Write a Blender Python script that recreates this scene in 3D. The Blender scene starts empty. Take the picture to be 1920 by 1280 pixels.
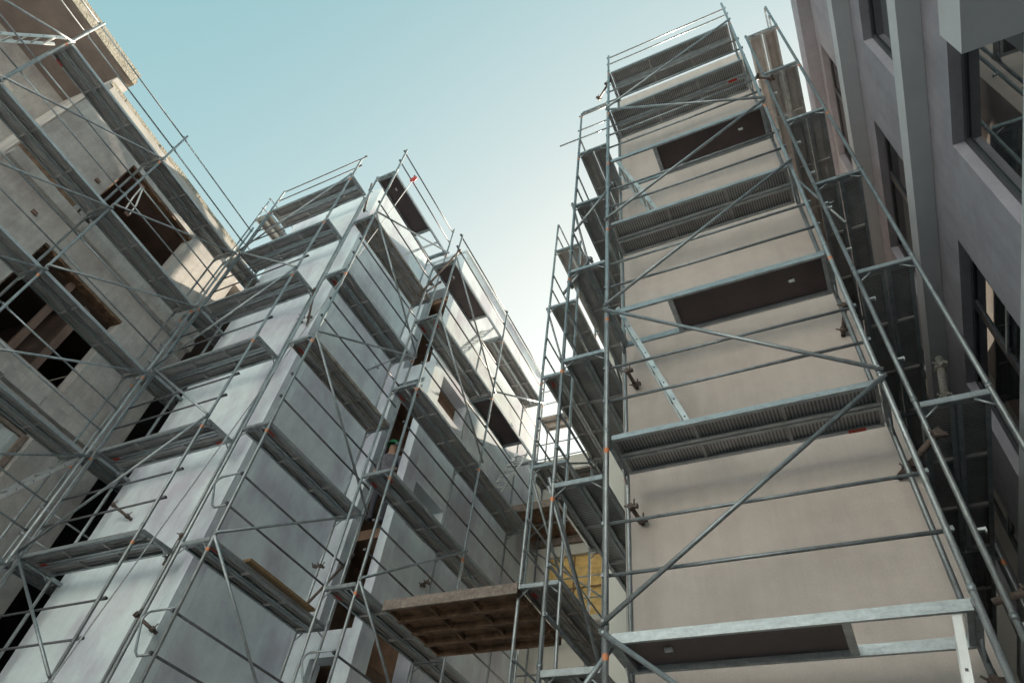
import bpy, math, random
from mathutils import Vector, Matrix
random.seed(7)
C = bpy.context.scene.collection
SC = bpy.context.scene

# ---------------------------------------------------------------- camera
cam_d = bpy.data.cameras.new('camera'); cam = bpy.data.objects.new('camera', cam_d); C.objects.link(cam)
cam_d.sensor_width = 36.0; cam_d.lens = 1243.03 / 1920 * 36.0
cam_d.clip_start = 0.05; cam_d.clip_end = 2000
RT = Vector((0.8971240887, 0.4280203064, 0.1093937234))
DN = Vector((-0.2539950081, 0.7023297785, -0.6649958030))
FW = Vector((-0.3614621768, 0.5687982943, 0.7387919838))
cam.matrix_world = Matrix(((RT.x, -DN.x, -FW.x, 0), (RT.y, -DN.y, -FW.y, 0), (RT.z, -DN.z, -FW.z, 1.6), (0, 0, 0, 1)))
SC.camera = cam

# ---------------------------------------------------------------- sky, sun, exposure
SUN_AZ, SUN_EL = math.radians(4), math.radians(27)
w = bpy.data.worlds.new('World'); SC.world = w; w.use_nodes = True
nt = w.node_tree; nt.nodes.clear()
sky = nt.nodes.new('ShaderNodeTexSky'); sky.sky_type = 'NISHITA'; sky.sun_disc = False
sky.sun_elevation = SUN_EL; sky.sun_rotation = SUN_AZ
sky.altitude = 100; sky.air_density = 1.0; sky.dust_density = 3.2; sky.ozone_density = 1.0
tint = nt.nodes.new('ShaderNodeMix'); tint.data_type = 'RGBA'; tint.blend_type = 'MULTIPLY'
tint.inputs[0].default_value = 1.0; tint.inputs[7].default_value = (0.935, 0.98, 0.93, 1)
bgn = nt.nodes.new('ShaderNodeBackground'); bgn.inputs[1].default_value = 0.070
wo = nt.nodes.new('ShaderNodeOutputWorld')
hs = nt.nodes.new('ShaderNodeHueSaturation'); hs.inputs['Hue'].default_value = 0.437
bw = nt.nodes.new('ShaderNodeRGBToBW'); mr = nt.nodes.new('ShaderNodeMapRange')
for i_, v_ in ((1, 1.2), (2, 2.9), (3, 1.15), (4, 0.12)): mr.inputs[i_].default_value = v_
gm = nt.nodes.new('ShaderNodeGamma'); gm.inputs[1].default_value = 0.55
nt.links.new(sky.outputs[0], bw.inputs[0]); nt.links.new(bw.outputs[0], mr.inputs[0]); nt.links.new(mr.outputs[0], hs.inputs['Saturation'])
nt.links.new(sky.outputs[0], hs.inputs['Color']); nt.links.new(hs.outputs[0], gm.inputs[0]); nt.links.new(gm.outputs[0], tint.inputs[6])
nt.links.new(tint.outputs[2], bgn.inputs[0]); nt.links.new(bgn.outputs[0], wo.inputs[0])
sd = bpy.data.lights.new('sun', 'SUN'); sd.energy = 4.4; sd.angle = math.radians(0.5); sd.color = (1.0, 0.87, 0.68)
so = bpy.data.objects.new('sun', sd); C.objects.link(so)
sdir = Vector((math.sin(SUN_AZ) * math.cos(SUN_EL), math.cos(SUN_AZ) * math.cos(SUN_EL), math.sin(SUN_EL)))
so.rotation_euler = (-sdir).to_track_quat('-Z', 'Y').to_euler()
SC.view_settings.view_transform = 'Standard'; SC.view_settings.look = 'None'
SC.view_settings.exposure = 2.72; SC.view_settings.gamma = 1.0
SC.cycles.max_bounces = 8

# ---------------------------------------------------------------- materials
def mat(name, col, rough=0.7, metal=0.0, var=0.12, scale=3.0, stretch=(1, 1, 1), bump=0.0, bscale=40.0, col2=None, spec=0.5, thr=(0.35, 0.65), fine=0.0, ior=1.5, rnd=0.0, rust=0.0, streak=0.0):
    m = bpy.data.materials.new(name); m.use_nodes = True
    n = m.node_tree.nodes; l = m.node_tree.links
    b = n['Principled BSDF']; b.inputs['Roughness'].default_value = rough; b.inputs['Metallic'].default_value = metal
    b.inputs['Specular IOR Level'].default_value = spec; b.inputs['IOR'].default_value = ior
    tc = n.new('ShaderNodeTexCoord'); mp = n.new('ShaderNodeMapping'); mp.inputs['Scale'].default_value = stretch
    oi = n.new('ShaderNodeObjectInfo'); ml = n.new('ShaderNodeMath'); ml.operation = 'MULTIPLY'; ml.inputs[1].default_value = 53.0; l.new(oi.outputs['Random'], ml.inputs[0])
    va = n.new('ShaderNodeVectorMath'); va.operation = 'ADD'; l.new(tc.outputs['Object'], va.inputs[0]); l.new(ml.outputs[0], va.inputs[1]); l.new(va.outputs[0], mp.inputs[0])
    nz = n.new('ShaderNodeTexNoise'); nz.inputs['Scale'].default_value = scale; nz.inputs['Detail'].default_value = 6; nz.inputs['Roughness'].default_value = 0.6
    l.new(mp.outputs[0], nz.inputs['Vector'])
    r = n.new('ShaderNodeValToRGB'); r.color_ramp.elements[0].position = thr[0]; r.color_ramp.elements[1].position = thr[1]
    c2 = col2 or tuple(max(0, c * (1 - 2 * var)) for c in col)
    r.color_ramp.elements[0].color = (*c2, 1); r.color_ramp.elements[1].color = (*col, 1)
    l.new(nz.outputs['Fac'], r.inputs[0])
    out = r.outputs[0]
    if fine:
        nf = n.new('ShaderNodeTexNoise'); nf.inputs['Scale'].default_value = bscale; nf.inputs['Detail'].default_value = 4
        l.new(tc.outputs['Object'], nf.inputs['Vector'])
        rf = n.new('ShaderNodeValToRGB'); rf.color_ramp.elements[0].position = 0.3; rf.color_ramp.elements[1].position = 0.7
        rf.color_ramp.elements[0].color = (1 - fine, 1 - fine, 1 - fine, 1); rf.color_ramp.elements[1].color = (1, 1, 1, 1)
        l.new(nf.outputs['Fac'], rf.inputs[0])
        mx = n.new('ShaderNodeMix'); mx.data_type = 'RGBA'; mx.blend_type = 'MULTIPLY'; mx.inputs[0].default_value = 1
        l.new(out, mx.inputs[6]); l.new(rf.outputs[0], mx.inputs[7]); out = mx.outputs[2]
    if streak:
        mp2 = n.new('ShaderNodeMapping'); mp2.inputs['Scale'].default_value = (5, 5, 0.35); l.new(tc.outputs['Object'], mp2.inputs[0])
        for nm, (src_, sc_) in enumerate(((mp2.outputs[0], 1.6), (tc.outputs['Object'], 5.5))):
            ns = n.new('ShaderNodeTexNoise'); ns.inputs['Scale'].default_value = sc_; ns.inputs['Detail'].default_value = 7; ns.inputs['Roughness'].default_value = 0.65
            l.new(src_, ns.inputs['Vector']); rs = n.new('ShaderNodeValToRGB'); rs.color_ramp.elements[0].position = 0.34; rs.color_ramp.elements[1].position = 0.6
            rs.color_ramp.elements[0].color = (1 - streak, 1 - streak * 1.05, 1 - streak, 1); rs.color_ramp.elements[1].color = (1, 1, 1, 1); l.new(ns.outputs['Fac'], rs.inputs[0])
            mx = n.new('ShaderNodeMix'); mx.data_type = 'RGBA'; mx.blend_type = 'MULTIPLY'; mx.inputs[0].default_value = 1
            l.new(out, mx.inputs[6]); l.new(rs.outputs[0], mx.inputs[7]); out = mx.outputs[2]
    if rust:
        nr = n.new('ShaderNodeTexNoise'); nr.inputs['Scale'].default_value = 7; nr.inputs['Detail'].default_value = 8; nr.inputs['Roughness'].default_value = 0.75
        l.new(va.outputs[0], nr.inputs['Vector'])
        rr = n.new('ShaderNodeValToRGB'); rr.color_ramp.elements[0].position = 0.60; rr.color_ramp.elements[1].position = 0.72
        rr.color_ramp.elements[0].color = (0, 0, 0, 1); rr.color_ramp.elements[1].color = (rust, rust, rust, 1); l.new(nr.outputs['Fac'], rr.inputs[0])
        mx = n.new('ShaderNodeMix'); mx.data_type = 'RGBA'; l.new(rr.outputs[0], mx.inputs[0]); l.new(out, mx.inputs[6]); mx.inputs[7].default_value = (0.24, 0.17, 0.13, 1); out = mx.outputs[2]
    if rnd:
        mr_ = n.new('ShaderNodeMapRange'); mr_.inputs[3].default_value = 1 - rnd; mr_.inputs[4].default_value = 1.0; l.new(oi.outputs['Random'], mr_.inputs[0])
        mx = n.new('ShaderNodeMix'); mx.data_type = 'RGBA'; mx.blend_type = 'MULTIPLY'; mx.inputs[0].default_value = 1
        l.new(out, mx.inputs[6]); l.new(mr_.outputs[0], mx.inputs[7]); out = mx.outputs[2]
    l.new(out, b.inputs['Base Color'])
    if bump:
        bz = n.new('ShaderNodeTexNoise'); bz.inputs['Scale'].default_value = bscale; bz.inputs['Detail'].default_value = 5
        l.new(tc.outputs['Object'], bz.inputs['Vector'])
        bp = n.new('ShaderNodeBump'); bp.inputs['Strength'].default_value = bump; bp.inputs['Distance'].default_value = 0.02
        l.new(bz.outputs['Fac'], bp.inputs['Height']); l.new(bp.outputs[0], b.inputs['Normal'])
    return m

GALV = mat('galvanised_steel', (0.46, 0.50, 0.52), 0.42, 0.55, 0.16, 14, (1, 1, 0.5), 0.05, 90, fine=0.22, rnd=0.32, rust=0.55)
DARKST = mat('rusty_backlit_steel', (0.20, 0.20, 0.22), 0.6, 0.35, 0.2, 10, fine=0.2, rnd=0.3, rust=0.5)  # rusty rail steel, colour darkened to paint in the backlit look
PLANK = mat('steel_deck', (0.58, 0.56, 0.555), 0.55, 0.15, 0.16, 3, (1, 1, 1), 0.05, 60, fine=0.22, rnd=0.3, rust=0.4)
RECESS = mat('steel_deck_recess', (0.50, 0.48, 0.475), 0.6, 0.1, 0.14, 3, fine=0.2, rnd=0.35, rust=0.3)
PLANKD = mat('dirty_steel_deck', (0.48, 0.42, 0.375), 0.72, 0.2, 0.25, 7, fine=0.35)
ALU = mat('aluminium', (0.58, 0.60, 0.60), 0.4, 0.55, 0.08, 10)
PLY = mat('phenolic_plywood', (0.082, 0.056, 0.058), 0.5, 0, 0.15, 4, fine=0.15)
TIMBER = mat('timber_board', (0.30, 0.19, 0.10), 0.8, 0, 0.2, 6, (1, 8, 1))
TIMBERG = mat('grey_timber_board', (0.33, 0.26, 0.22), 0.85, 0, 0.2, 9, fine=0.4)
FORM = mat('formwork_panel_brown', (0.30, 0.175, 0.105), 0.75, 0, 0.3, 6, fine=0.3)
ORANGE = mat('orange_tape', (0.78, 0.19, 0.04), 0.6, 0, 0.15, 60, col2=(0.66, 0.32, 0.18), rnd=0.3)
REDL = mat('red_label', (0.45, 0.035, 0.02), 0.6, 0, 0.2, 30)
RUST = mat('rusty_tube', (0.20, 0.15, 0.13), 0.7, 0.3, 0.25, 30, fine=0.3)
BEIGE = mat('beige_plaster', (0.585, 0.515, 0.475), 0.92, 0, 0.07, 0.9, (0.7, 1, 1.3), 0.12, 70, col2=(0.52, 0.45, 0.41), thr=(0.3, 0.58), fine=0.12, streak=0.07)
WHITE = mat('primed_white_plaster', (0.765, 0.845, 0.875), 0.9, 0, 0.1, 0.8, (1.2, 1.2, 0.8), 0.08, 60, col2=(0.575, 0.575, 0.65), thr=(0.38, 0.58), fine=0.09, streak=0.055)
CONC = mat('raw_concrete', (0.56, 0.54, 0.515), 0.92, 0, 0.1, 1.3, (1, 1, 1), 0.15, 45, col2=(0.36, 0.335, 0.325), thr=(0.3, 0.6), fine=0.2, streak=0.14)
SLABC = mat('rough_slab_concrete', (0.46, 0.43, 0.36), 0.95, 0, 0.1, 6, (1, 1, 1), 0.6, 26, col2=(0.30, 0.27, 0.22), fine=0.5)
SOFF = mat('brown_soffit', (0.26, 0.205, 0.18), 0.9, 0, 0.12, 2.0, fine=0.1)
GREYW = mat('grey_render', (0.37, 0.36, 0.41), 0.9, 0, 0.1, 1.5, (1, 1, 1), 0.15, 80, fine=0.12, streak=0.08)
GREYB = mat('smooth_pale_band', (0.55, 0.57, 0.60), 0.8, 0, 0.05, 2)
DKFR = mat('anthracite_frame', (0.05, 0.052, 0.06), 0.4, 0.1, 0.1, 8)
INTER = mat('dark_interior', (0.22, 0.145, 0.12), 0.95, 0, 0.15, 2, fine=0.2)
RECSHADE = mat('recess_shade_block', (0.055, 0.045, 0.042), 0.95, 0, 0.2, 2, fine=0.2)  # near-black colour paints in the deep shade of the corner recess
INTERL = mat('interior_block', (0.34, 0.21, 0.14), 0.95, 0, 0.2, 2.5, fine=0.25)
ASPH = mat('site_ground', (0.40, 0.42, 0.43), 0.95, 0, 0.2, 1.2, fine=0.3)
YEL = mat('yellow_sheet', (0.85, 0.57, 0.21), 0.55, 0, 0.16, 3.0, (1, 1, 3), 0.35, 9, fine=0.1)
CREAM = mat('cream_wall', (0.62, 0.60, 0.55), 0.9, 0, 0.06, 1.2, fine=0.06)
PLASTIC = mat('plastic_sheet', (0.50, 0.54, 0.55), 0.4, 0, 0.12, 8, (6, 6, 1), 0.4, 10)
REDP = mat('red_pulley', (0.55, 0.05, 0.04), 0.5, 0, 0.1, 30)
ROPE = mat('rope', (0.45, 0.47, 0.48), 0.9, 0, 0.2, 60)
GREEN = mat('green_helmet', (0.02, 0.26, 0.11), 0.4, 0, 0.1, 10)
JACK = mat('grey_jacket', (0.16, 0.16, 0.19), 0.9, 0, 0.2, 12)
TROU = mat('dark_trousers', (0.06, 0.06, 0.075), 0.9, 0, 0.15, 12)
SKIN = mat('skin', (0.42, 0.25, 0.18), 0.6, 0, 0.08, 12)
WHITEP = mat('white_plastic', (0.75, 0.76, 0.75), 0.5, 0, 0.05, 10)
LAMPG = mat('galvanised_edge', (0.44, 0.48, 0.50), 0.4, 0.6, 0.14, 9, (1, 1, 4), fine=0.2)

def slot_mat():
    m = PLANK.copy(); m.name = 'slotted_steel_deck'
    n = m.node_tree.nodes; l = m.node_tree.links; b = n['Principled BSDF']
    src = b.inputs['Base Color'].links[0].from_socket
    tc = n.new('ShaderNodeTexCoord'); wv = n.new('ShaderNodeTexWave'); wv.wave_type = 'BANDS'; wv.bands_direction = 'X'
    wv.inputs['Scale'].default_value = 9.5; wv.inputs['Distortion'].default_value = 0.15
    l.new(tc.outputs['Object'], wv.inputs['Vector'])
    r = n.new('ShaderNodeValToRGB'); r.color_ramp.elements[0].position = 0.30; r.color_ramp.elements[1].position = 0.5
    r.color_ramp.elements[0].color = (0.38, 0.38, 0.38, 1); r.color_ramp.elements[1].color = (1, 1, 1, 1)
    l.new(wv.outputs['Fac'], r.inputs[0])
    mx = n.new('ShaderNodeMix'); mx.data_type = 'RGBA'; mx.blend_type = 'MULTIPLY'; mx.inputs[0].default_value = 1
    l.new(src, mx.inputs[6]); l.new(r.outputs[0], mx.inputs[7]); l.new(mx.outputs[2], b.inputs['Base Color'])
    return m
SLOT = slot_mat()

def glass_mat():
    m = bpy.data.materials.new('window_glass'); m.use_nodes = True
    n = m.node_tree.nodes; l = m.node_tree.links; b = n['Principled BSDF']
    b.inputs['Base Color'].default_value = (0.012, 0.014, 0.016, 1); b.inputs['Roughness'].default_value = 0.015
    b.inputs['IOR'].default_value = 3.6
    tc = n.new('ShaderNodeTexCoord'); nz = n.new('ShaderNodeTexNoise'); nz.inputs['Scale'].default_value = 1.1
    bp = n.new('ShaderNodeBump'); bp.inputs['Strength'].default_value = 0.02; bp.inputs['Distance'].default_value = 0.02
    l.new(tc.outputs['Object'], nz.inputs['Vector']); l.new(nz.outputs['Fac'], bp.inputs['Height']); l.new(bp.outputs[0], b.inputs['Normal'])
    return m
GLASS = glass_mat()

# ---------------------------------------------------------------- mesh helpers
class MB:
    def __init__(s): s.v = []; s.f = []; s.mi = []; s.sm = []
    def quad(s, pts, mi=0, sm=False):
        k = len(s.v); s.v += [tuple(p) for p in pts]; s.f.append(tuple(range(k, k + len(pts)))); s.mi.append(mi); s.sm.append(sm)
    def obox(s, o, a, b, c, mi=0):
        o, a, b, c = map(Vector, (o, a, b, c)); k = len(s.v)
        for i in (0, 1):
            for p in (o, o + a, o + a + b, o + b): s.v.append(tuple(p + c * i))
        fs = ((0, 3, 2, 1), (4, 5, 6, 7), (0, 1, 5, 4), (1, 2, 6, 5), (2, 3, 7, 6), (3, 0, 4, 7))
        if a.cross(b).dot(c) < 0: fs = tuple(f[::-1] for f in fs)
        for f in fs: s.f.append(tuple(k + i for i in f)); s.mi.append(mi); s.sm.append(False)
    def box(s, x0, x1, y0, y1, z0, z1, mi=0):
        s.obox((x0, y0, z0), (x1 - x0, 0, 0), (0, y1 - y0, 0), (0, 0, z1 - z0), mi)
    def path(s, pts, r, n=10, mi=0, cap=True, closed=False):
        pts = [Vector(p) for p in pts]; rings = []; prev = None
        for i, p in enumerate(pts):
            d = (pts[min(i + 1, len(pts) - 1)] - pts[max(i - 1, 0)]).normalized()
            if prev is None:
                a = d.cross(Vector((0, 0, 1))) if abs(d.z) < 0.9 else d.cross(Vector((1, 0, 0)))
            else: a = prev - d * prev.dot(d)
            a.normalize(); prev = a; b = d.cross(a); k = len(s.v)
            rr = r[i] if isinstance(r, (list, tuple)) else r
            for j in range(n):
                t = 2 * math.pi * j / n; s.v.append(tuple(p + a * (rr * math.cos(t)) + b * (rr * math.sin(t))))
            rings.append(k)
        for i in range(len(rings) - 1):
            for j in range(n):
                j2 = (j + 1) % n
                s.f.append((rings[i] + j, rings[i] + j2, rings[i + 1] + j2, rings[i + 1] + j)); s.mi.append(mi); s.sm.append(True)
        if cap:
            s.f.append(tuple(rings[0] + j for j in reversed(range(n)))); s.mi.append(mi); s.sm.append(False)
            s.f.append(tuple(rings[-1] + j for j in range(n))); s.mi.append(mi); s.sm.append(False)
    def build(s, name, mats, parent=None, loc=None):
        me = bpy.data.meshes.new(name); me.from_pydata(s.v, [], s.f)
        for m in (mats if isinstance(mats, (list, tuple)) else [mats]): me.materials.append(m)
        for p, i, q in zip(me.polygons, s.mi, s.sm): p.material_index = i; p.use_smooth = q
        me.update(); o = bpy.data.objects.new(name, me); C.objects.link(o)
        if parent: o.parent = parent
        if loc: o.location = loc
        return o

def thing(name, label, cat, loc=(0, 0, 0), group=None, rz=0):
    o = bpy.data.objects.new(name, None); o.empty_display_size = 0.2; C.objects.link(o)
    o.location = loc; o.rotation_euler = (0, 0, rz); o['label'] = label; o['category'] = cat
    if group: o['group'] = group
    return o
def tag(o, label, cat, group=None):
    o['label'] = label; o['category'] = cat
    if group: o['group'] = group
    return o
def structure(o): o['kind'] = 'structure'; return o
def tube(name, p, q, r, m, parent, n=10):
    b = MB(); b.path([p, q], r, n); return b.build(name, m, parent)

# wall with rectangular holes on a plane: origin o, unit direction u, outward normal n
def wall(name, o, u, n, u0, u1, z0, z1, holes, depth, m, parent, loc=None):
    o, u, n = Vector(o), Vector(u), Vector(n); b = MB()
    us = sorted({u0, u1, *[h[0] for h in holes], *[h[1] for h in holes]}); zs = sorted({z0, z1, *[h[2] for h in holes], *[h[3] for h in holes]})
    us = [x for x in us if u0 <= x <= u1]; zs = [x for x in zs if z0 <= x <= z1]
    def P(a, z, d=0): q = o + u * a - n * d; return (q.x, q.y, z)
    solid = {}
    for i in range(len(us) - 1):
        for j in range(len(zs) - 1):
            cu, cz = (us[i] + us[i + 1]) / 2, (zs[j] + zs[j + 1]) / 2
            solid[i, j] = not any(h[0] < cu < h[1] and h[2] < cz < h[3] for h in holes)
    for (i, j), s in solid.items():
        if not s: continue
        a, c, e, f = us[i], us[i + 1], zs[j], zs[j + 1]
        b.quad([P(a, e), P(c, e), P(c, f), P(a, f)]); b.quad([P(a, f, depth), P(c, f, depth), P(c, e, depth), P(a, e, depth)])
        if not solid.get((i - 1, j)): b.quad([P(a, e), P(a, f), P(a, f, depth), P(a, e, depth)])
        if not solid.get((i + 1, j)): b.quad([P(c, e), P(c, e, depth), P(c, f, depth), P(c, f)])
        if not solid.get((i, j - 1)): b.quad([P(a, e), P(a, e, depth), P(c, e, depth), P(c, e)])
        if not solid.get((i, j + 1)): b.quad([P(a, f), P(c, f), P(c, f, depth), P(a, f, depth)])
    return b.build(name, m, parent, loc)

# ---------------------------------------------------------------- ground
b = MB(); b.quad([(-400, -400, 0), (400, -400, 0), (400, 400, 0), (-400, 400, 0)]); structure(b.build('ground', ASPH))

# ---------------------------------------------------------------- beige tower
TW = thing('apartment_building', 'narrow beige plastered apartment block behind the tall scaffold beside the dark grey building', 'building', (-0.5, 6, 0))
def P_(root): return (-root.location.x, -root.location.y, -root.location.z)
tl = P_(TW)
wall('wall', (0, 5.80, 0), (1, 0, 0), (0, -1, 0), -1.93, 0.83, 0, 16.7, [], 0.3, BEIGE, TW, tl)
wall('wall', (-1.93, 0, 0), (0, 1, 0), (-1, 0, 0), 6.103, 8.397, 0, 16.7, [], 0.3, BEIGE, TW, tl)
wall('wall', (0.83, 0, 0), (0, 1, 0), (1, 0, 0), 6.103, 13.4, 0, 16.7, [], 0.3, BEIGE, TW, tl)
wall('wall', (0, 8.10, 0), (1, 0, 0), (0, -1, 0), -2.98, -1.933, 0, 15.0, [], 0.3, CREAM, TW, tl)
wall('wall', (-2.98, 0, 0), (0, 1, 0), (-1, 0, 0), 8.403, 13.4, 0, 15.0, [], 0.3, CREAM, TW, tl)
b = MB(); b.box(-1.92, 0.82, 5.81, 13.4, 16.55, 16.68); b.box(-2.97, -1.94, 8.11, 13.4, 14.8, 14.98); b.build('roof', CONC, TW, tl)

# ---------------------------------------------------------------- white building (two stepped blocks)
WB = thing('apartment_building', 'long white primed apartment building stepping back in two blocks at the courtyard', 'building', (-9, 8, 0))
tl = P_(WB)
wall('wall', (0, 5.62, 0), (1, 0, 0), (0, -1, 0), -11.26, -8.32, 0, 16.85, [], 0.3, WHITE, WB, tl)
wall('wall', (-8.32, 0, 0), (0, 1, 0), (1, 0, 0), 5.923, 8.027, 0, 16.85, [], 0.3, WHITE, WB, tl)
slits = [(-7.92, -7.19, 12.15, 15.0), (-7.92, -7.19, 6.05, 11.42), (-7.92, -7.19, 11.52, 11.66), (-7.85, -7.30, 2.6, 5.62)]
wall('wall', (0, 8.03, 0), (1, 0, 0), (0, -1, 0), -8.62, -7.0, 0, 16.4, slits, 0.28, WHITE, WB, tl)
wins2 = [(8.42, 9.5, 11.22, 12.0), (8.42, 9.5, 8.16, 9.1), (8.42, 9.5, 5.45, 6.4)]
wall('wall', (-7.0, 0, 0), (0, 1, 0), (1, 0, 0), 8.313, 13.3, 0, 16.4, wins2, 0.3, WHITE, WB, tl)
wall('wall', (-11.26, 0, 0), (0, 1, 0), (-1, 0, 0), 5.923, 10.5, 0, 16.85, [], 0.3, WHITE, WB, tl)
b = MB(); b.box(-11.25, -8.33, 5.63, 8.3, 16.6, 16.82); b.box(-11.25, -7.02, 8.31, 13.28, 16.1, 16.38); b.build('roof', CONC, WB, tl)
b = MB(); b.box(-6.96, -7.05, 8.0, 13.3, 16.4, 16.48); b.box(-8.31, -6.96, 7.99, 8.34, 16.401, 16.481); b.build('coping', WHITE, WB, tl)
for z in (2.3, 5.72, 7.99, 11.7, 14.95):
    b = MB(); b.box(-10.9, -7.31, 8.33, 13.2, z - 0.1, z + 0.1); b.build('floor', INTERL, WB, tl)
b = MB(); b.box(-10.95, -7.32, 9.9, 10.0, 0, 16.1); b.box(-8.6, -8.5, 8.34, 9.88, 0, 16); b.build('partition', INTERL, WB, tl)

# ---------------------------------------------------------------- raw concrete building on the left (local frame, v = along wall, outward = +x)
LA = math.radians(4.3)
LB = thing('concrete_building', 'unfinished raw concrete building with empty window openings behind scaffolding', 'building', (-11.75, 2.5, 0), rz=LA)
W = [(-0.5, 1.5, 12.35, 14.02), (-0.5, 1.5, 8.95, 10.95), (-1.2, 1.62, 5.5, 8.34), (-0.5, 1.5, 2.5, 4.9), (-2.0, -0.66, 11.88, 12.18)]
wall('wall', (0, 0, 0), (0, 1, 0), (1, 0, 0), -2.0, 3.0, 0, 14.98, W[:4], 0.32, CONC, LB)
wall('wall', (-1.75, 0, 0), (0, 1, 0), (1, 0, 0), -12, -2.003, 0, 15.4, [(-3.5, -2.65, 12.9, 14.5), (-6.6, -4.6, 12.4, 14.6)], 0.3, CONC, LB)
wall('wall', (0, -2.0, 0), (1, 0, 0), (0, -1, 0), -1.747, -0.003, 0, 15.38, [], 0.3, CONC, LB)
b = MB(); b.box(-6, -0.33, 2.7, 3.0, 0, 14.9); b.build('end_wall', CONC, LB)
b = MB(); b.box(-1.2, 0.9, 5.4, 5.6, 0, 14.6); b.build('recess_wall', RECSHADE, LB)
b = MB(); b.box(-1.32, -1.21, 3.05, 5.6, 0, 15.2); b.build('recess_wall', RECSHADE, LB)
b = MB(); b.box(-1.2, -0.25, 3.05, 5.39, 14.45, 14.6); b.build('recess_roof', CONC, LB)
b = MB(); b.box(-8, 0.16, -12, -1.78, 15.42, 15.80); b.box(-8, 0.12, -1.775, -1.72, 15.46, 15.62)
b.build('roof_slab', [SLABC], LB)
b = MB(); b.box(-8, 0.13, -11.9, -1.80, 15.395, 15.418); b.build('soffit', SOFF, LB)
b = MB()
x = -1.98
while x < 2.95:
    d = random.uniform(0.3, 0.7); e = min(2.98, x + d); b.box(-0.33, 0.03 + random.uniform(0, 0.012), x, e, 14.983, 15.08 + random.uniform(0, 0.03)); x = e + 0.002
b.build('coping', SLABC, LB)
b = MB(); b.box(0.003, 0.05, -1.9, 2.95, 14.48, 14.96); b.build('parapet_band', mat('parapet_mortar', (0.46, 0.44, 0.41), 0.9, 0, 0.1, 2.5, bump=0.2, fine=0.2), LB)
for z0, z1, p in ((11.56, 11.86, 0.15), (8.40, 8.66, 0.13), (5.05, 5.3, 0.13)):
    b = MB(); x = -2.0
    while x < 2.98:
        e = min(3.0, x + random.uniform(0.5, 1.1)); b.box(0.003, p + random.uniform(-0.02, 0.02), x, e, z0 + random.uniform(0, 0.03), z1 - random.uniform(0, 0.03)); x = e + 0.002
    b.build('floor_edge', CONC, LB)
b = MB(); b.box(0.002, 0.03, -2.0, -0.66, 11.9, 12.2); b.build('recess_shade_strip', FORM, LB)  # flat brown strip painted for the shade of a shallow wall recess
# window surrounds: brick lining, and a room behind each opening
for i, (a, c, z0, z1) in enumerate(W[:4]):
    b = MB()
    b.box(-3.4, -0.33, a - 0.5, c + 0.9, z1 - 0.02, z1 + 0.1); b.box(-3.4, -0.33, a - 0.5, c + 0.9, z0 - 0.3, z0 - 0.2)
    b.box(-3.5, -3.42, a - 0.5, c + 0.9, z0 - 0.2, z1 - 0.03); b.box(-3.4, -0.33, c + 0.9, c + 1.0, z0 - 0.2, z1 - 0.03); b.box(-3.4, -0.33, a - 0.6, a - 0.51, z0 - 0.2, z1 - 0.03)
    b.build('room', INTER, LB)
    b = MB(); b.box(-0.31, -0.12, a, c, z1 - 0.05, z1 - 0.004); b.box(-0.31, -0.06, a, a + 0.04, z0, z1 - 0.052)
    x = a
    while x < c - 0.02:
        e = min(c, x + 0.12); b.box(-0.12, -0.02 + random.uniform(-0.02, 0.015), x, e - 0.004, z1 - 0.04 - random.uniform(0, 0.03), z1 - 0.003); x = e
    b.build('lintel', FORM, LB)
b = MB()
for k in range(14):
    y0 = -1.15 + k * 0.196
    b.quad([(-0.2 + 0.03 * (k % 2), y0, 5.55), (-0.2 + 0.03 * ((k + 1) % 2), y0 + 0.196, 5.55), (-0.2 + 0.03 * ((k + 1) % 2), y0 + 0.196, 7.95), (-0.2 + 0.03 * (k % 2), y0, 7.95)])
b.build('plastic_sheet', PLASTIC, LB)
b = MB(); b.box(-0.28, -0.14, -1.2, 1.62, 7.96, 8.03); b.box(-0.26, -0.13, 1.5, 1.6, 5.5, 7.95); b.build('window_frame', TIMBERG, LB)
b = MB(); b.box(-0.30, -0.20, 0.35, 0.47, 8.95, 10.93); b.box(-3.3, -0.4, 0.9, 1.05, 8.8, 10.9); b.build('partition', INTER, LB)
# conduits and junction marks on the wall
b = MB()
b.path([(0.02, 0.15, 12.95), (0.05, 0.1, 13.25), (0.06, -0.05, 13.7)], 0.018, 8); b.path([(0.02, 0.02, 12.95), (0.05, -0.05, 13.3), (0.05, -0.08, 13.68)], 0.018, 8)
b.build('conduit', WHITEP, LB)
for (v, z) in ((0.1, 12.9), (-0.72, 12.88), (-0.08, 13.75), (-1.0, 11.2), (-0.15, 12.86)):
    b = MB(); b.box(0.001, 0.04, v - 0.05, v + 0.05, z - 0.04, z + 0.04); b.build('junction_box', INTER, LB)

# ---------------------------------------------------------------- dark grey building on the right
RX = 2.12
RB = thing('apartment_building', 'dark grey rendered building with projecting floor bands and large windows on the right', 'building', (6, 5, 0))
tl = P_(RB)
heads = [2.3, 5.35, 8.5, 11.75, 15.2]; jamb = [(-5.4, -2.95), (-1.7, 0.75), (1.97, 4.42), (5.65, 8.10), (9.33, 11.78), (13.0, 15.45), (16.7, 19.1)]
holes = [(a, c, h - 1.95, h) for h in heads for a, c in jamb if not (h < 3 and a < 0)]
wall('wall', (RX, 0, 0), (0, 1, 0), (-1, 0, 0), -7, 21, 0, 16.2, holes, 0.3, GREYW, RB, tl)
wall('wall', (0, 21, 0), (1, 0, 0), (0, 1, 0), RX + 0.305, 12, 0, 16.2, [], 0.3, GREYW, RB, tl)
b = MB(); b.box(RX + 0.02, 12, -7, 20.98, 16.0, 16.18); b.build('roof', GREYW, RB, tl)
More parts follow.
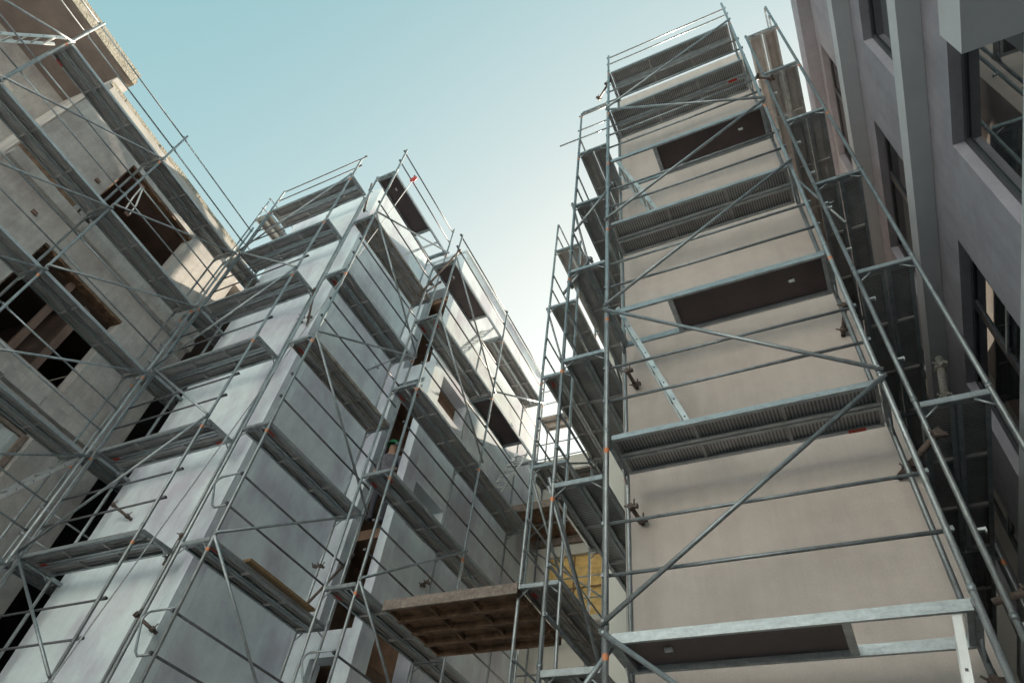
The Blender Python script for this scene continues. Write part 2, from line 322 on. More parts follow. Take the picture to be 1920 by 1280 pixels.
for z0, z1 in ((3.0, 3.3), (6.09, 6.39), (9.18, 9.48), (12.33, 12.66), (15.55, 16.28)):
    b = MB(); b.box(1.90, RX - 0.002, -7, 21.2, z0, z1); b.build('floor_band', GREYB if z0 < 15 else GREYW, RB, tl)
b = MB(); b.box(1.46, 1.897, -7, 2.27, 6.10, 6.47); b.box(1.899, RX + 0.28, -7, 2.27, 6.394, 6.468); b.build('balcony', GREYB, RB, tl)
for (a, c, z0, z1) in holes:
    if a < -2 or a > 16: continue
    f = MB(); t = 0.075; x0, x1 = RX + 0.11, RX + 0.17; m_ = (a + c) / 2 - 0.25
    f.box(x0, x1, a, c, z0, z0 + t); f.box(x0, x1, a, c, z1 - t, z1); f.box(x0, x1, a, a + t, z0 + t, z1 - t); f.box(x0, x1, c - t, c, z0 + t, z1 - t)
    f.box(x0, x1, m_ - 0.06, m_ + 0.06, z0 + t, z1 - t)
    wn = f.build('window', DKFR, RB, tl)
    s = MB(); s.box(x0 - 0.02, x0, a + t, m_ - 0.06, z0 + t + 0.85, z0 + t + 0.90); s.build('sash_rail', LAMPG, wn)
    for (p, q) in ((a + t, m_ - 0.06), (m_ + 0.06, c - t)):
        g = MB(); g.box(x0 + 0.02, x0 + 0.035, p, q, z0 + t, z1 - t); g.build('pane', GLASS, wn)
    s = MB(); s.box(RX + 0.001, x0 - 0.001, a, c, z0 + 0.001, z0 + 0.03); s.build('sill', GREYB, wn)
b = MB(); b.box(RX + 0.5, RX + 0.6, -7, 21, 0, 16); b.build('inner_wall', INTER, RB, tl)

# ---------------------------------------------------------------- low building closing the alley
EB = thing('rear_building', 'low cream building with yellow sheeted window closing the alley', 'building', (-5, 13.3, 0))
tl = P_(EB)
wall('wall', (0, 13.3, 0), (1, 0, 0), (0, -1, 0), -6.99, -2.72, 0, 13.2, [(-6.45, -5.02, 8.6, 10.15), (-6.3, -4.8, 4.5, 6.9)], 0.3, CREAM, EB, tl)
b = MB(); b.box(-6.98, -3.0, 13.31, 17, 12.9, 13.15); b.build('roof', CONC, EB, tl)
b = MB(); nx, nz_ = 14, 8
for i in range(nx):
    for j in range(nz_):
        def q(i, j): return (-6.45 + 1.43 * i / nx, 13.42 + 0.035 * math.sin(i * 1.9 + j * 0.8) * math.cos(j * 1.3), 8.6 + 1.55 * j / nz_)
        b.quad([q(i, j), q(i + 1, j), q(i + 1, j + 1), q(i, j + 1)])
b.build('window_sheet', YEL, EB, tl)
b = MB(); b.box(-6.45, -5.02, 13.36, 13.39, 9.3, 9.33); b.box(-5.75, -5.72, 13.36, 13.39, 8.6, 9.298); b.box(-5.75, -5.72, 13.36, 13.39, 9.332, 10.15); b.build('sheet_batten', TIMBER, EB, tl)
b = MB(); b.box(-6.9, -4.6, 11.95, 13.29, 10.62, 10.74); b.build('balcony_formwork', FORM, EB, tl)
for bx in ((-6.9, -4.6, 13.2, 13.29, 10.42, 10.61), (-6.98, -4.6, 11.90, 11.945, 10.6, 10.80)):
    b = MB(); b.box(*bx); b.build('balcony_beam', TIMBERG, EB, tl)

wall('wall', (0, 12.2, 0), (1, 0, 0), (0, -1, 0), 0.832, 2.117, 0, 12.5, [], 0.3, CREAM, EB, tl)  # added wall, blocks bright sky from reflecting in the window glass
OB = thing('apartment_building', 'unseen pale building added behind the viewer to bounce sunlight', 'building', (0, -26, 0)); tl = P_(OB)  # out of view, added to throw sunlight back onto the shaded fronts
oh = [(-29 + k * 3.6, -27.4 + k * 3.6, 1.0 + 3.1 * j, 2.6 + 3.1 * j) for k in range(17) for j in range(5)]
wall('wall', (0, -26, 0), (1, 0, 0), (0, 1, 0), -32, 34, 0, 16, oh, 0.3, mat('pale_bounce_render', (0.60, 0.68, 0.76), 0.9, 0, 0.06, 0.5), OB, tl)
for k in range(17): 
    b = MB()
    for j in range(5): h = oh[k * 5 + j]; b.box(h[0], h[1], -26.25, -26.2, h[2], h[3])
    b.build('window', GLASS, OB, tl)
b = MB(); b.box(-32, 34, -38, -26.3, 15.8, 15.98); b.build('roof', CONC, OB, tl)

# ---------------------------------------------------------------- scaffold system
PR = 0.0241
def plank_mesh(L, wd, slots):
    b = MB(); d = 0.06; t = 0.006; x = 0.012
    b.box(x, L - x, 0, wd, -t, 0)                                   # top sheet
    for y0 in (0, wd - 0.012): b.box(x, L - x, y0, y0 + 0.012, -d, -t, 2)
    b.box(x, L - x, 0.0125, 0.042, -d, -d + 0.006, 2); b.box(x, L - x, wd - 0.042, wd - 0.0125, -d, -d + 0.006, 2)
    for xe in (x, L - x - 0.03): b.box(xe, xe + 0.03, 0.012, wd - 0.012, -d + 0.007, -t)
    n = 3
    for k in range(1, n): xx = L * k / n; b.box(xx - 0.016, xx + 0.016, 0.0125, wd - 0.0125, -d + 0.012, -0.0146)
    b.box(x + 0.03, L - x - 0.03, 0.0125, wd - 0.0125, -0.014, -0.0065, 1)
    if not slots:
        for y0 in (0.33, 0.67): b.box(x + 0.031, L - x - 0.031, wd * y0 - 0.007, wd * y0 + 0.007, -0.030, -0.0145, 1)
    return b
PLCACHE = {}
def plank(parent, o, u, vv, L, wd, z, slots=False, m=None):
    key = (round(L, 2), round(wd, 2), slots, m.name if m else '')
    if key not in PLCACHE:
        ob = plank_mesh(L, wd, slots).build('deck_plank', [m or PLANK, SLOT if slots else RECESS, LAMPG if m is None else m], parent); PLCACHE[key] = ob
    else:
        ob = PLCACHE[key].copy(); C.objects.link(ob); ob.parent = parent
    u = Vector(u).normalized(); vv = Vector(vv).normalized()
    M = Matrix((( u.x, vv.x, 0, o[0]), (u.y, vv.y, 0, o[1]), (0, 0, 1, z), (0, 0, 0, 1)))
    ob.matrix_local = M; return ob

def V2(p): return Vector((p[0], p[1], 0))
class Scaffold:
    """frames: list of (outer_xy, inner_xy); root at ground under first outer post"""
    def __init__(s, label, frames, z0, levels, ztop, group=None, zin=None, zbot=0, r=PR, m=GALV):
        s.fr = [(V2(a), V2(c)) for a, c in frames]; s.z0 = z0; s.r = r; s.m = m
        o = s.fr[0][0]; s.o = o
        s.root = thing('scaffold', label, 'scaffold', (o.x, o.y, 0), group)
        for k, (a, c) in enumerate(s.fr):
            zt = ztop[k] if isinstance(ztop, (list, tuple)) else ztop
            zi = (zin[k] if isinstance(zin, (list, tuple)) else zin) or (z0 + 2 * max(levels) + 0.06)
            for q, z in ((a, zt), (c, zi)):
                b = MB(); b.path([q - o + Vector((0, 0, zbot)), q - o + Vector((0, 0, z))], r, 12)
                for l in levels:
                    zz = z0 + 2 * l
                    if zz < z: b.path([q - o + Vector((0, 0, zz + 0.02)), q - o + Vector((0, 0, zz + 0.07))], r * 1.16, 12)
                post = b.build('post', m, s.root)
                if q is a:
                    for l in levels: s.band(q, z0 + 2 * l - 0.2, post)
            for l in levels: s.transom(k, l)
    def band(s, q, z, post):
        if z > 15.9 or z < 2.5 or random.random() < 0.3: return
        h = 0.02 + random.uniform(0, 0.012)
        b = MB(); b.path([(0, 0, -h), (0, 0, h)], s.r * 1.05, 12, cap=False)
        e = b.build('marker_band', ORANGE, post); e.location = q - s.o + Vector((0, 0, z + random.uniform(-0.03, 0.03)))
    def transom(s, k, l):
        a, c = s.fr[k]; z = s.z0 + 2 * l; o = s.o; d = (c - a).normalized(); L = (c - a).length; side = Vector((-d.y, d.x, 0))
        b = MB(); p = a - o + d * s.r
        b.obox(p + Vector((0, 0, z - 0.062)) - side * 0.024, d * (L - 2 * s.r), side * 0.048, Vector((0, 0, 0.006)))
        for sg in (-1, 1): b.obox(p + Vector((0, 0, z - 0.056)) + side * (0.024 * sg - 0.003), d * (L - 2 * s.r), side * 0.006, Vector((0, 0, 0.052)))
        for (q, sg) in ((a, 1), (c, -1)):
            p0 = q - o + d * (sg * s.r) + Vector((0, 0, z - 0.17)); p1 = q - o + d * (sg * 0.15) + Vector((0, 0, z - 0.065))
            b.path([p0, p1], 0.011, 6)
        b.build('transom', s.m, s.root)
    def deck(s, k, l, slots=False, m=None, frac=(0, 1)):
        a, c = s.fr[k]; a2, _ = s.fr[k + 1]; z = s.z0 + 2 * l + 0.004; u = (a2 - a); L = u.length; u.normalize(); v = (c - a); D = v.length; v.normalize()
        wd = (D - 0.045) / 2 - 0.008
        for q in (0.022, 0.022 + wd + 0.016):
            o = a - s.o + u * (0.03 + frac[0] * L) + v * q
            plank(s.root, o, u, v, (L - 0.06) * (frac[1] - frac[0]), wd, z, slots, m)
    def red(s, k, l, at=0.12, off=0.3):
        a, c = s.fr[k]; a2, _ = s.fr[k + 1]; u = (a2 - a); L = u.length; u.normalize(); v = (c - a).normalized()
        p = a - s.o + u * (at * L) + v * off + Vector((0, 0, s.z0 + 2 * l - 0.062))
        b = MB(); b.obox(p, u * 0.15, v * 0.045, Vector((0, 0, 0.003))); b.build('red_label', REDL, s.root)
    def hatch(s, k, l, hole=(0.7, 1.0)):
        """plywood deck with aluminium frame and an open ladder hatch over the fraction `hole` of the bay"""
        a, c = s.fr[k]; a2, _ = s.fr[k + 1]; z = s.z0 + 2 * l; u = (a2 - a); L = u.length - 0.06; u.normalize(); v = (c - a); D = v.length; v.normalize()
        o = a - s.o + u * 0.03 + v * 0.03; w_ = D - 0.06; Z = Vector((0, 0, 1)); b = MB(); h = 0.08
        for q in (0, w_ - 0.03): b.obox(o + v * q + Z * (z - h), u * L, v * 0.03, Z * h)
        cuts = [0.0, L - 0.04] + ([hole[0] * L - 0.06] if hole[0] > 0.02 else [hole[1] * L])
        for q in cuts: b.obox(o + u * q + v * 0.0305 + Z * (z - h + 0.01), u * (0.04 if q in (0.0, L - 0.04) else 0.06), v * (w_ - 0.061), Z * (h - 0.02))
        fr = b.build('hatch_deck', LAMPG, s.root)
        p0, p1 = (0.0405, hole[0] * L - 0.0605) if hole[0] > 0.02 else (hole[1] * L + 0.0605, L - 0.0405)
        b = MB(); b.obox(o + u * p0 + v * 0.0305 + Z * (z - 0.03), u * (p1 - p0), v * (w_ - 0.061), Z * 0.012); b.build('plywood_panel', PLY, fr)
        b = MB(); q = o + u * (p0 + (p1 - p0) * (0.78 if hole[0] < 0.02 else 0.2)) + v * (w_ * 0.45) + Z * (z - 0.05)
        b.path([q, q + u * 0.05 + Z * 0.008], [0.016, 0.022], 8); b.path([q + Z * 0.018, q + Z * -0.012], [0.02, 0.012], 8); b.build('handle', WHITEP, fr)
    def rails(s, k, l, hs=(0.5, 1.0), over=0.05, m=None, k2=None):
        a, c = s.fr[k]; a2, _ = s.fr[k2 if k2 is not None else k + 1]; u = (a2 - a).normalized(); v = (c - a).normalized(); z = s.z0 + 2 * l
        for h in hs:
            off = v * 0.042; p = a - s.o + off - u * over + Vector((0, 0, z + h)); q = a2 - s.o + off + u * over + Vector((0, 0, z + h))
            b = MB(); b.path([p, q], 0.0165, 10)
            for e, sg in ((p, 1), (q, -1)): b.obox(e + u * (sg * 0.03) - u * 0.03 - v * 0.03 - Vector((0, 0, 0.018)), u * 0.06, v * 0.035, Vector((0, 0, 0.036)))
            b.build('guard_rail', m or s.m, s.root)
    def brace(s, k, l, k2, l2, m=None, r=0.0212, dz=(0.06, -0.05)):
        a, c = s.fr[k]; a2, c2 = s.fr[k2]; v = (c - a).normalized() * -0.045
        p = a - s.o + v + Vector((0, 0, s.z0 + 2 * l + dz[0])); q = a2 - s.o + v + Vector((0, 0, s.z0 + 2 * l2 + dz[1]))
        b = MB(); d = (q - p).normalized(); b.path([p - d * 0.04, q + d * 0.04], r, 10)
        for e in (p, q): b.path([e - v.normalized() * 0.045, e + v.normalized() * 0.03], 0.012, 8)
        b.build('brace', m or s.m, s.root)
    def end_guard(s, k, l, side=0.0, ends=(0.5, 1.0)):
        a, c = s.fr[k]; d = (c - a).normalized(); L = (c - a).length; z = s.z0 + 2 * l; p = a - s.o
        Z = Vector((0, 0, 1)); r0 = 0.1
        pts = [p + Z * (z + 1.05), p + d * (L * 0.78) + Z * (z + 1.05)]
        for t in range(1, 5):
            an = t / 4 * math.pi / 2; pts.append(p + d * (L * 0.78 + r0 * math.sin(an)) + Z * (z + 1.05 - r0 * (1 - math.cos(an))))
        pts += [p + d * (L * 0.55 + r0 * 0.5) + Z * (z + 0.56), p + d * (L * 0.5) + Z * (z + 0.5), p + Z * (z + 0.5)]
        b = MB(); b.path(pts, 0.015, 10); b.build('end_guard', s.m, s.root)
    def end_rail(s, k, l, hs=(0.5, 1.0), ext=(0.0, 0.0)):
        a, c = s.fr[k]; d = (c - a).normalized()
        for h in hs:
            p = a - s.o - d * ext[0] + Vector((0, 0, s.z0 + 2 * l + h)); q = c - s.o + d * ext[1] + Vector((0, 0, s.z0 + 2 * l + h))
            tube('end_rail', p, q, 0.0165, s.m, s.root)
    def tie(s, p, q, r=0.0235, m=None):
        """tube with two couplers fixing the scaffold to the wall"""
        p, q = Vector(p) - s.o, Vector(q) - s.o; d = (q - p).normalized(); b = MB(); b.path([p, q], r, 10)
        side = d.cross(Vector((0, 0, 1))).normalized(); up = side.cross(d)
        for t in (0.0, 0.72):
            e = p + (q - p) * t + d * 0.03
            b.path([e - d * 0.028, e + d * 0.028], r * 1.45, 10); b.obox(e + side * r - up * 0.02 - d * 0.02, side * 0.05, up * 0.04, d * 0.04)
            b.path([e + side * 0.03 + up * 0.0, e + side * 0.035 + up * 0.085], 0.009, 6); b.path([e - side * 0.03, e - side * 0.07 + up * 0.03], 0.009, 6)
        b.build('wall_tie', m or RUST, s.root)

def ladder(label, p, q, side, wd=0.32, group='aluminium access ladders'):
    p, q, side = Vector(p), Vector(q), Vector(side).normalized(); d = (q - p); L = d.length; d.normalize(); nrm = d.cross(side)
    root = thing('ladder', label, 'ladder', p, group)
    for sg in (-1, 1):
        b = MB(); o = side * (sg * wd / 2 - 0.0125) - nrm * 0.027
        b.obox(o, side * 0.025, nrm * 0.054, d * L); st = b.build('stile', ALU, root)
        h = MB(); n = int(L / 0.28)
        for k in range(n):
            c = d * (0.18 + k * 0.28) + side * (sg * (wd / 2 + 0.0135)); h.obox(c - nrm * 0.009 - d * 0.009 - side * 0.001, side * 0.002, nrm * 0.018, d * 0.018)
        h.build('rung_socket', DKFR, st)
    for k in range(int(L / 0.28)):
        c = d * (0.18 + k * 0.28); b = MB(); b.path([c - side * (wd / 2 - 0.012), c + side * (wd / 2 - 0.012)], 0.015, 8); b.build('rung', ALU, root)
    return root

# --- tall scaffold on the beige tower: front
S = Scaffold('tall galvanised scaffold bay across the front of the beige block', [((-1.794, 4.86), (-1.794, 5.49)), ((0.716, 4.86), (0.716, 5.49))], 2.0, range(0, 8), [16.95, 17.2], zin=[16.0, 16.0])
for l in (2, 4, 6, 7): S.deck(0, l, slots=True)
S.deck(0, 0, slots=True)
S.hatch(0, 1, (0.70, 1.0)); S.hatch(0, 3, (0.0, 0.285)); S.hatch(0, 5, (0.0, 0.29))
for l in range(0, 8): S.rails(0, l, (0.5, 1.0) if l < 7 else (0.55, 0.95))
for a in ((0, 1, 1, 2), (1, 2, 0, 3), (0, 3, 1, 4), (0, 4, 1, 5), (1, 5, 0, 6), (0, 6, 1, 7), (0, 1, 1, 0)):
    S.brace(*a, dz=(0.06, -0.05) if a[1] < a[3] else (-0.03, 0.05))
S.red(0, 2, 0.86, 0.56); S.red(0, 6, 0.86, 0.3)
S.tie((0.76, 5.44, 7.7), (0.66, 5.79, 7.55)); S.tie((0.75, 5.42, 10.95), (0.55, 5.79, 10.75))
S.tie((1.02, 5.25, 5.62), (0.66, 5.78, 5.60), 0.03); S.tie((0.72, 5.45, 3.72), (0.6, 5.79, 3.65)); S.tie((1.75, 5.3, 4.35), (0.9, 5.5, 4.25), 0.027)
S.tie((-1.76, 5.44, 5.55), (-1.74, 5.79, 5.55)); S.tie((-1.76, 5.44, 7.5), (-1.74, 5.79, 7.5)); S.tie((-2.22, 5.4, 16.2), (-1.8, 5.0, 15.9))
# --- tower: left side
L1 = Scaffold('galvanised scaffold along the left side of the beige block', [((-2.643, 5.485), (-2.04, 5.485)), ((-2.643, 7.99), (-2.04, 7.99))], 2.02, range(0, 8), [15.98, 16.0], zin=[15.9, 14.1])
for l in range(0, 7): L1.deck(0, l, slots=(l in (1, 2, 3)))
for l in range(0, 6): L1.rails(0, l)
L1.rails(0, 6, (0.5,))
L1.end_rail(0, 6, (1.12, 1.86), (0.06, 0.3)); L1.end_rail(0, 6, (0.72,), (0.45, 0.3)); L1.end_rail(1, 4)
for a in ((0, 0, 1, 1), (1, 1, 0, 2), (0, 3, 1, 4), (0, 5, 1, 4), (0, 2, 1, 1)): L1.brace(*a)
L1.tie((-1.85, 5.3, 12.0), (-2.62, 5.5, 11.2), m=GALV); L1.tie((-1.85, 5.25, 4.1), (-2.62, 5.45, 3.35), m=GALV); L1.tie((-2.3, 5.5, 10.25), (-2.75, 5.55, 9.6), m=GALV)
# --- tower: rear left, wider part
L2 = Scaffold('galvanised scaffold further back on the left of the beige block', [((-3.99, 7.47), (-3.39, 7.47)), ((-3.99, 9.97), (-3.39, 9.97)), ((-3.99, 12.4), (-3.39, 12.4))], 2.05, range(0, 7), [15.15, 15.1, 14.1])
for l in range(0, 7):
    L2.deck(0, l, m=PLANKD if l == 2 else None); L2.rails(0, l)
    if l != 3: L2.deck(1, l)
    L2.rails(1, l)
for a in ((0, 1, 1, 2), (1, 2, 0, 3), (0, 3, 1, 4), (1, 4, 0, 5), (1, 2, 2, 1), (2, 3, 1, 4)): L2.brace(*a)
for l in (1, 2, 4): L2.red(0, l, 0.05, 0.12)
# --- tower: right side
R1 = Scaffold('galvanised scaffold in the narrow gap between the beige block and the dark grey building', [((1.535, 5.31), (0.955, 5.31)), ((1.535, 7.85), (0.955, 7.85)), ((1.535, 10.4), (0.955, 10.4))], 2.0, range(0, 8), [17.25, 17.2, 14.1], zin=[16.1, 16.1, 14.1])
for l in range(0, 8):
    R1.deck(0, l, slots=(l < 5))
    if l < 7: R1.deck(1, l)
R1.rails(0, 7, (0.55, 1.05))
R1.tie((0.80, 5.2, 13.75), (1.1, 5.36, 13.75)); R1.tie((0.7, 5.36, 10.75), (1.1, 5.34, 9.0), 0.016, GALV)
R1.tie((1.2, 5.42, 6.05), (1.34, 5.5, 6.65), 0.035, mat('dusty_tube', (0.20, 0.18, 0.16), 0.9, 0, 0.2, 20, bump=0.5, fine=0.4))
for k in range(11):
    z = 4.7 + k * 0.93; b = MB(); b.box(0.975, 1.03, 5.29, 5.32, z, z + 0.02); b.box(1.02, 1.03, 5.285, 5.325, z - 0.02, z + 0.02)
    b.build('wedge_pin', ALU, R1.root, P_(R1.root))

# --- white building, front
F1 = Scaffold('galvanised scaffold bay on the front face of the white building', [((-11.03, 4.75), (-11.03, 5.36)), ((-8.43, 4.75), (-8.43, 5.36))], 2.03, range(0, 8), [16.95, 16.85], zin=[15.9, 15.9])
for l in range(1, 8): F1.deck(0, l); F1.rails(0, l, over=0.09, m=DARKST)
for a in ((0, 6, 1, 5), (1, 5, 0, 4), (0, 4, 1, 3), (1, 3, 0, 2), (0, 2, 1, 1), (0, 6, 1, 7)): F1.brace(*a, dz=(-0.03, 0.05) if a[1] > a[3] else (0.06, -0.05))
for l in (2, 3): F1.red(0, l, 0.06, 0.25)
F1.red(0, 3, 0.9, 0.5)
F1.tie((-8.36, 5.3, 12.05), (-8.45, 5.61, 11.2)); F1.tie((-8.5, 5.42, 11.35), (-8.75, 5.60, 11.45)); F1.tie((-8.4, 5.34, 6.3), (-8.55, 5.4, 5.85)); F1.tie((-8.45, 5.3, 5.1), (-8.25, 5.61, 4.95))
F1.tie((-10.6, 5.3, 7.2), (-10.35, 5.61, 7.05)); F1.tie((-8.1, 5.3, 15.0), (-8.2, 5.2, 16.2))
# inner bracket posts and short decks in the dark recess beside the white wall
F2 = Scaffold('short scaffold bay in the dark corner between the concrete and the white building', [((-11.66, 4.83), (-11.12, 4.83)), ((-11.66, 7.0), (-11.12, 7.0))], 2.03, range(1, 8), 16.95, zin=[16.1, 16.1], r=0.021)
for l in range(1, 8): F2.deck(0, l)
for l in (2, 4, 6, 7): F2.rails(0, l)
# --- white building, side of first block
G1 = Scaffold('galvanised scaffold bay beside the near corner of the white building', [((-7.225, 5.015), (-7.81, 5.015)), ((-7.235, 7.535), (-7.82, 7.535))], 1.85, range(0, 8), [16.95, 16.95], zin=[15.95, 15.9])
for l in range(1, 7): G1.deck(0, l, m=PLANKD if l in (6, 4) else None)
G1.hatch(0, 7, (0.70, 1.0))
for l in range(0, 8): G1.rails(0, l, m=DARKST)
for a in ((0, 4, 1, 5), (0, 4, 1, 3), (0, 2, 1, 3), (0, 2, 1, 1), (0, 6, 1, 7), (0, 6, 1, 5)): G1.brace(*a, dz=(-0.03, 0.05) if a[1] > a[3] else (0.06, -0.05))
G1.end_guard(0, 1); G1.end_guard(0, 2)
for l in (2, 3, 4, 5): G1.red(0, l, 0.05, 0.42 if l > 3 else 0.12)
G1.tie((-7.75, 7.5, 6.9), (-8.05, 7.62, 7.0)); G1.tie((-7.4, 7.45, 11.9), (-8.2, 7.3, 11.5), m=GALV); G1.tie((-7.2, 7.6, 14.6), (-7.3, 7.2, 13.6)); G1.tie((-7.8, 7.5, 6.2), (-7.5, 7.9, 7.3))
# --- white building, side of second block
I1 = Scaffold('galvanised two-bay scaffold along the recessed second block of the white building', [((-6.228, 6.825), (-6.83, 6.825)), ((-6.236, 9.36), (-6.84, 9.36)), ((-6.25, 11.9), (-6.85, 11.9))], 2.05, range(0, 7), [15.05, 15.05, 15.05], zin=[14.1, 14.1, 14.1])
for l in range(0, 6): I1.deck(0, l)
I1.hatch(0, 6, (0.70, 1.0))
for l in (0, 1, 2, 3, 4, 6): I1.deck(1, l)
I1.hatch(1, 5, (0.70, 1.0))
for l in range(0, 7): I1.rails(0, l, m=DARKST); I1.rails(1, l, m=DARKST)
for a in ((0, 5, 1, 4), (1, 5, 2, 6), (0, 2, 1, 3), (0, 2, 1, 1), (0, 6, 1, 5)): I1.brace(*a, dz=(-0.03, 0.05) if a[1] > a[3] else (0.06, -0.05))
I1.end_guard(0, 1)
for l in (2, 3, 4, 5): I1.red(0, l, 0.05, 0.14); I1.red(0, l, 0.06, 0.48)
I1.tie((-6.15, 6.8, 14.35), (-6.9, 6.75, 12.9)); I1.tie((-6.8, 9.2, 7.4), (-7.0, 9.3, 7.4)); I1.tie((-6.8, 11.5, 8.2), (-7.0, 11.6, 8.2)); I1.tie((-6.8, 11.3, 12.9), (-7.0, 11.4, 12.9))
# --- end of the alley
K1 = Scaffold('galvanised scaffold across the far end of the alley', [((-6.6, 12.45), (-6.6, 13.05)), ((-4.2, 12.45), (-4.2, 13.05))], 2.05, range(0, 7), 15.0)
for l in (1, 2, 3, 5, 6): K1.deck(0, l, m=PLANKD)
for l in (1, 2, 3, 4, 5, 6): K1.rails(0, l)
K1.brace(0, 4, 1, 5); K1.brace(1, 3, 0, 4)
# --- left concrete building
px = [(-10.50, -2.93), (-10.66, -0.42), (-10.82, 2.13), (-11.01, 4.64)]
nrm = Vector((math.cos(LA), math.sin(LA), 0))
P1 = Scaffold('galvanised three-bay scaffold along the raw concrete building', [((x, y), (x - 0.6 * math.cos(LA), y - 0.6 * math.sin(LA))) for x, y in px], -0.145, range(1, 8), [14.95, 14.95, 14.95, 14.95], zin=13.9)
for k in range(3):
    for l in range(1, 8):
        if not (k == 0 and l == 7): P1.deck(k, l)
        P1.rails(k, l)
    for l in range(1, 7): P1.brace(k, l, k + 1, l + 1)
P1.red(1, 7, 0.06, 0.52)
for (v, z) in ((2.1, 12.05), (1.9, 12.0), (-0.4, 12.0)): P1.tie((-11.4, v, z), (-11.8, v + 0.1, z - 0.08))

# bridge platform between the two scaffolds
BR = thing('platform', 'broad brown formwork platform bridging the alley between two scaffolds', 'platform', (-6.05, 7.33, 5.95))
y = 0.0
for k in range(4):
    pl = MB(); L = 2.10; wd = 0.37
    pl.box(0, L, y, y + wd, -0.012, 0); pl.box(0, L, y, y + 0.03, -0.10, -0.0125); pl.box(0, L, y + wd - 0.03, y + wd, -0.10, -0.0125)
    for t in (0.02, 0.69, 1.37, 2.05): pl.box(t, t + 0.03, y + 0.0305, y + wd - 0.0305, -0.09, -0.0125)
    pl.build('formwork_panel', FORM, BR); y += wd + 0.015
b = MB(); b.box(-0.02, 2.12, -0.04, -0.003, -0.105, 0.045); b.build('edge_board', TIMBERG, BR)
tag_b = None

# ladders
ladder('aluminium ladder rising to the hatch in the third deck of the tall tower scaffold', (-0.98, 5.22, 6.02), (-1.72, 5.2, 8.2), (0, 1, 0), 0.34)
ladder('aluminium ladder just below the topmost hatch of the tall tower scaffold', (-1.05, 5.2, 10.02), (-1.72, 5.2, 12.25), (0, 1, 0), 0.34)
ladder('aluminium ladder under the open hatch at the bottom right of the tall tower scaffold', (0.25, 5.16, 2.02), (0.585, 5.10, 3.93), (0, 1, 0), 0.34)
ladder('aluminium ladder high on the concrete building below the overhanging roof', (-11.1, -1.42, 11.9), (-11.1, -0.53, 14.1), (1, 0.07, 0), 0.34)
ladder('aluminium ladder low on the scaffold of the concrete building', (-11.3, 3.68, 5.9), (-11.36, 4.66, 7.85), (1, 0.07, 0), 0.34)
ladder('aluminium ladder under the top hatch beside the near white block', (-7.52, 6.2, 13.88), (-7.52, 7.25, 16.0), (1, 0, 0), 0.34)
ladder('aluminium ladder under the top hatch of the recessed white block scaffold', (-6.53, 8.05, 12.08), (-6.53, 9.1, 14.2), (1, 0, 0), 0.34)
ladder('aluminium ladder at the far end of the recessed white block scaffold', (-6.54, 10.55, 10.08), (-6.54, 11.65, 12.2), (1, 0, 0), 0.34)

# loose plank, rope and pulley
b = MB(); b.box(-7.31, -7.165, 5.66, 7.12, 5.865, 5.905); tag(b.build('timber_plank', TIMBER), 'loose brown timber plank overhanging the deck edge beside the white corner', 'plank')
RP = thing('rope_pulley', 'red pulley hanging from the top guard rail with a long thin rope', 'pulley', (-7.2, 5.55, 16.35))
b = MB(); b.path([(-0.0, -0.02, -0.02), (0, 0.02, -0.02)], 0.1, 14); b.path([(0, -0.03, -0.02), (0, 0.03, -0.02)], 0.035, 10); b.build('wheel', REDP, RP)
b = MB(); b.path([(0, 0, 0.0), (0, 0, 0.17)], 0.014, 8); b.path([(0, -0.03, 0.12), (0, 0.03, 0.12)], 0.02, 8); b.build('hook', DKFR, RP)
b = MB(); b.path([(0.0, 0.0, -0.06), (-0.44, -0.47, -6.0), (-0.88, -0.95, -12.1), (-1.18, -1.27, -16.25)], 0.011, 6); b.build('rope', ROPE, RP)

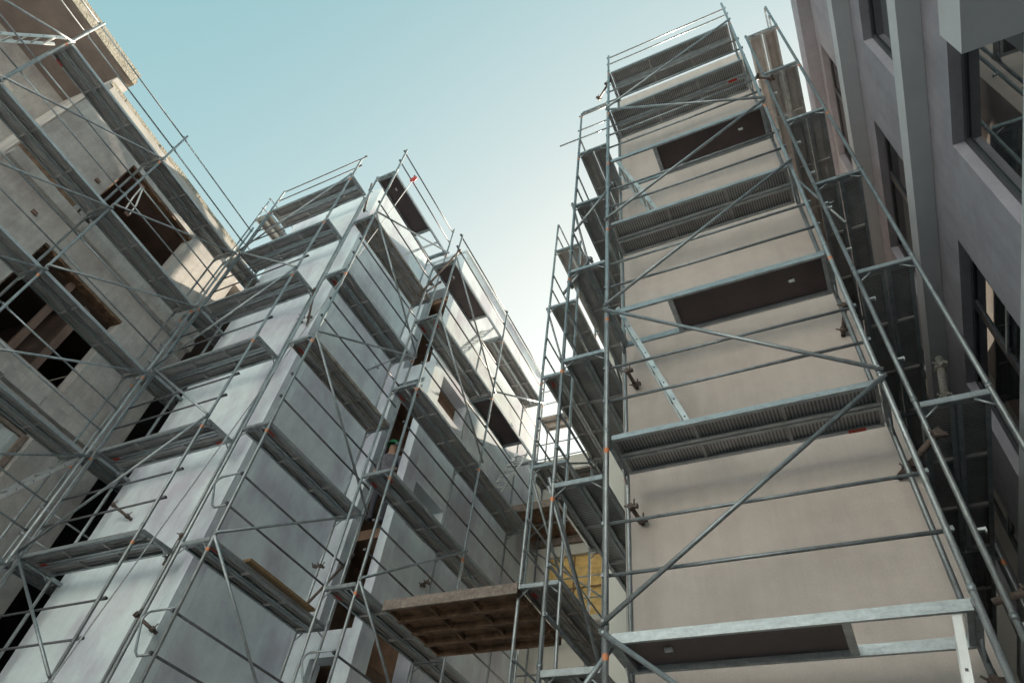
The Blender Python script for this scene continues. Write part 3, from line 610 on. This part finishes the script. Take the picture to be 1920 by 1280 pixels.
# worker standing in the tall opening of the return wall
def person():
    b = bpy.data.meshes.new('person')
    J = {'pel': (0, 0, 0.95, 0.15), 'sp': (0, -0.02, 1.15, 0.145), 'ch': (0, -0.03, 1.38, 0.165), 'nk': (0, -0.05, 1.52, 0.06), 'hd': (0, -0.07, 1.62, 0.092), 'tp': (0, -0.08, 1.72, 0.1),
         'sl': (-0.19, -0.03, 1.44, 0.075), 'el': (-0.25, -0.05, 1.15, 0.05), 'wl': (-0.18, -0.22, 0.98, 0.038), 'hl': (-0.16, -0.29, 0.95, 0.04),
         'sr': (0.19, -0.03, 1.44, 0.075), 'er': (0.26, -0.08, 1.16, 0.05), 'wr': (0.17, -0.27, 1.05, 0.038), 'hr': (0.14, -0.34, 1.04, 0.04),
         'hpl': (-0.1, 0, 0.88, 0.1), 'kl': (-0.11, -0.03, 0.48, 0.07), 'al': (-0.11, 0.02, 0.08, 0.05), 'fl': (-0.12, -0.14, 0.05, 0.045),
         'hpr': (0.1, 0, 0.88, 0.1), 'kr': (0.12, -0.03, 0.48, 0.07), 'ar': (0.12, 0.02, 0.08, 0.05), 'fr': (0.13, -0.14, 0.05, 0.045)}
    E_ = 'pel-sp sp-ch ch-nk nk-hd hd-tp ch-sl sl-el el-wl wl-hl ch-sr sr-er er-wr wr-hr pel-hpl hpl-kl kl-al al-fl pel-hpr hpr-kr kr-ar ar-fr'.split()
    ks = list(J); b.from_pydata([J[k][:3] for k in ks], [tuple(ks.index(x) for x in e.split('-')) for e in E_], [])
    o = bpy.data.objects.new('person', b); C.objects.link(o)
    for m_ in (JACK, TROU, SKIN): b.materials.append(m_)
    sk = o.modifiers.new('skin', 'SKIN')
    for i, k in enumerate(ks):
        v = b.skin_vertices[0].data[i]; v.radius = (J[k][3], J[k][3]); v.use_root = (k == 'pel')
    sub = o.modifiers.new('sub', 'SUBSURF'); sub.levels = 1; sub.render_levels = 1
    dg = bpy.context.evaluated_depsgraph_get(); me = bpy.data.meshes.new_from_object(o.evaluated_get(dg)); o.modifiers.clear(); o.data = me
    me.materials.clear()
    for m_ in (JACK, TROU, SKIN): me.materials.append(m_)
    for p in me.polygons:
        c = p.center; p.use_smooth = True
        p.material_index = 1 if c.z < 0.93 and abs(c.x) < 0.16 and c.y > -0.2 else (2 if c.z > 1.5 or c.y < -0.24 and c.z > 0.9 else 0)
    return o
pe = person(); pe.location = (-7.56, 8.22, 8.10); pe.rotation_euler = (0.08, 0, math.radians(25)); tag(pe, 'person in grey work clothes and green helmet inside the tall dark opening', 'person')
b = MB()
for k in range(6):
    a0, a1 = k / 6 * math.pi / 2, (k + 1) / 6 * math.pi / 2
    for j in range(16):
        t0, t1 = j / 16 * 2 * math.pi, (j + 1) / 16 * 2 * math.pi
        def q(a, t): return (0.125 * math.cos(a) * math.cos(t), -0.08 + 0.145 * math.cos(a) * math.sin(t), 1.68 + 0.14 * math.sin(a))
        b.quad([q(a0, t0), q(a0, t1), q(a1, t1), q(a1, t0)], sm=True)
for j in range(16):
    t0, t1 = j / 16 * 2 * math.pi, (j + 1) / 16 * 2 * math.pi
    def q(r, t): return (r * 0.125 * math.cos(t), -0.08 + r * 0.145 * math.sin(t) - (0.04 if math.sin(t) < -0.3 and r > 1.01 else 0), 1.68 - (0.01 if r > 1.01 else 0))
    b.quad([q(1, t0), q(1.07, t0), q(1.07, t1), q(1, t1)])
b.build('helmet', GREEN, pe)
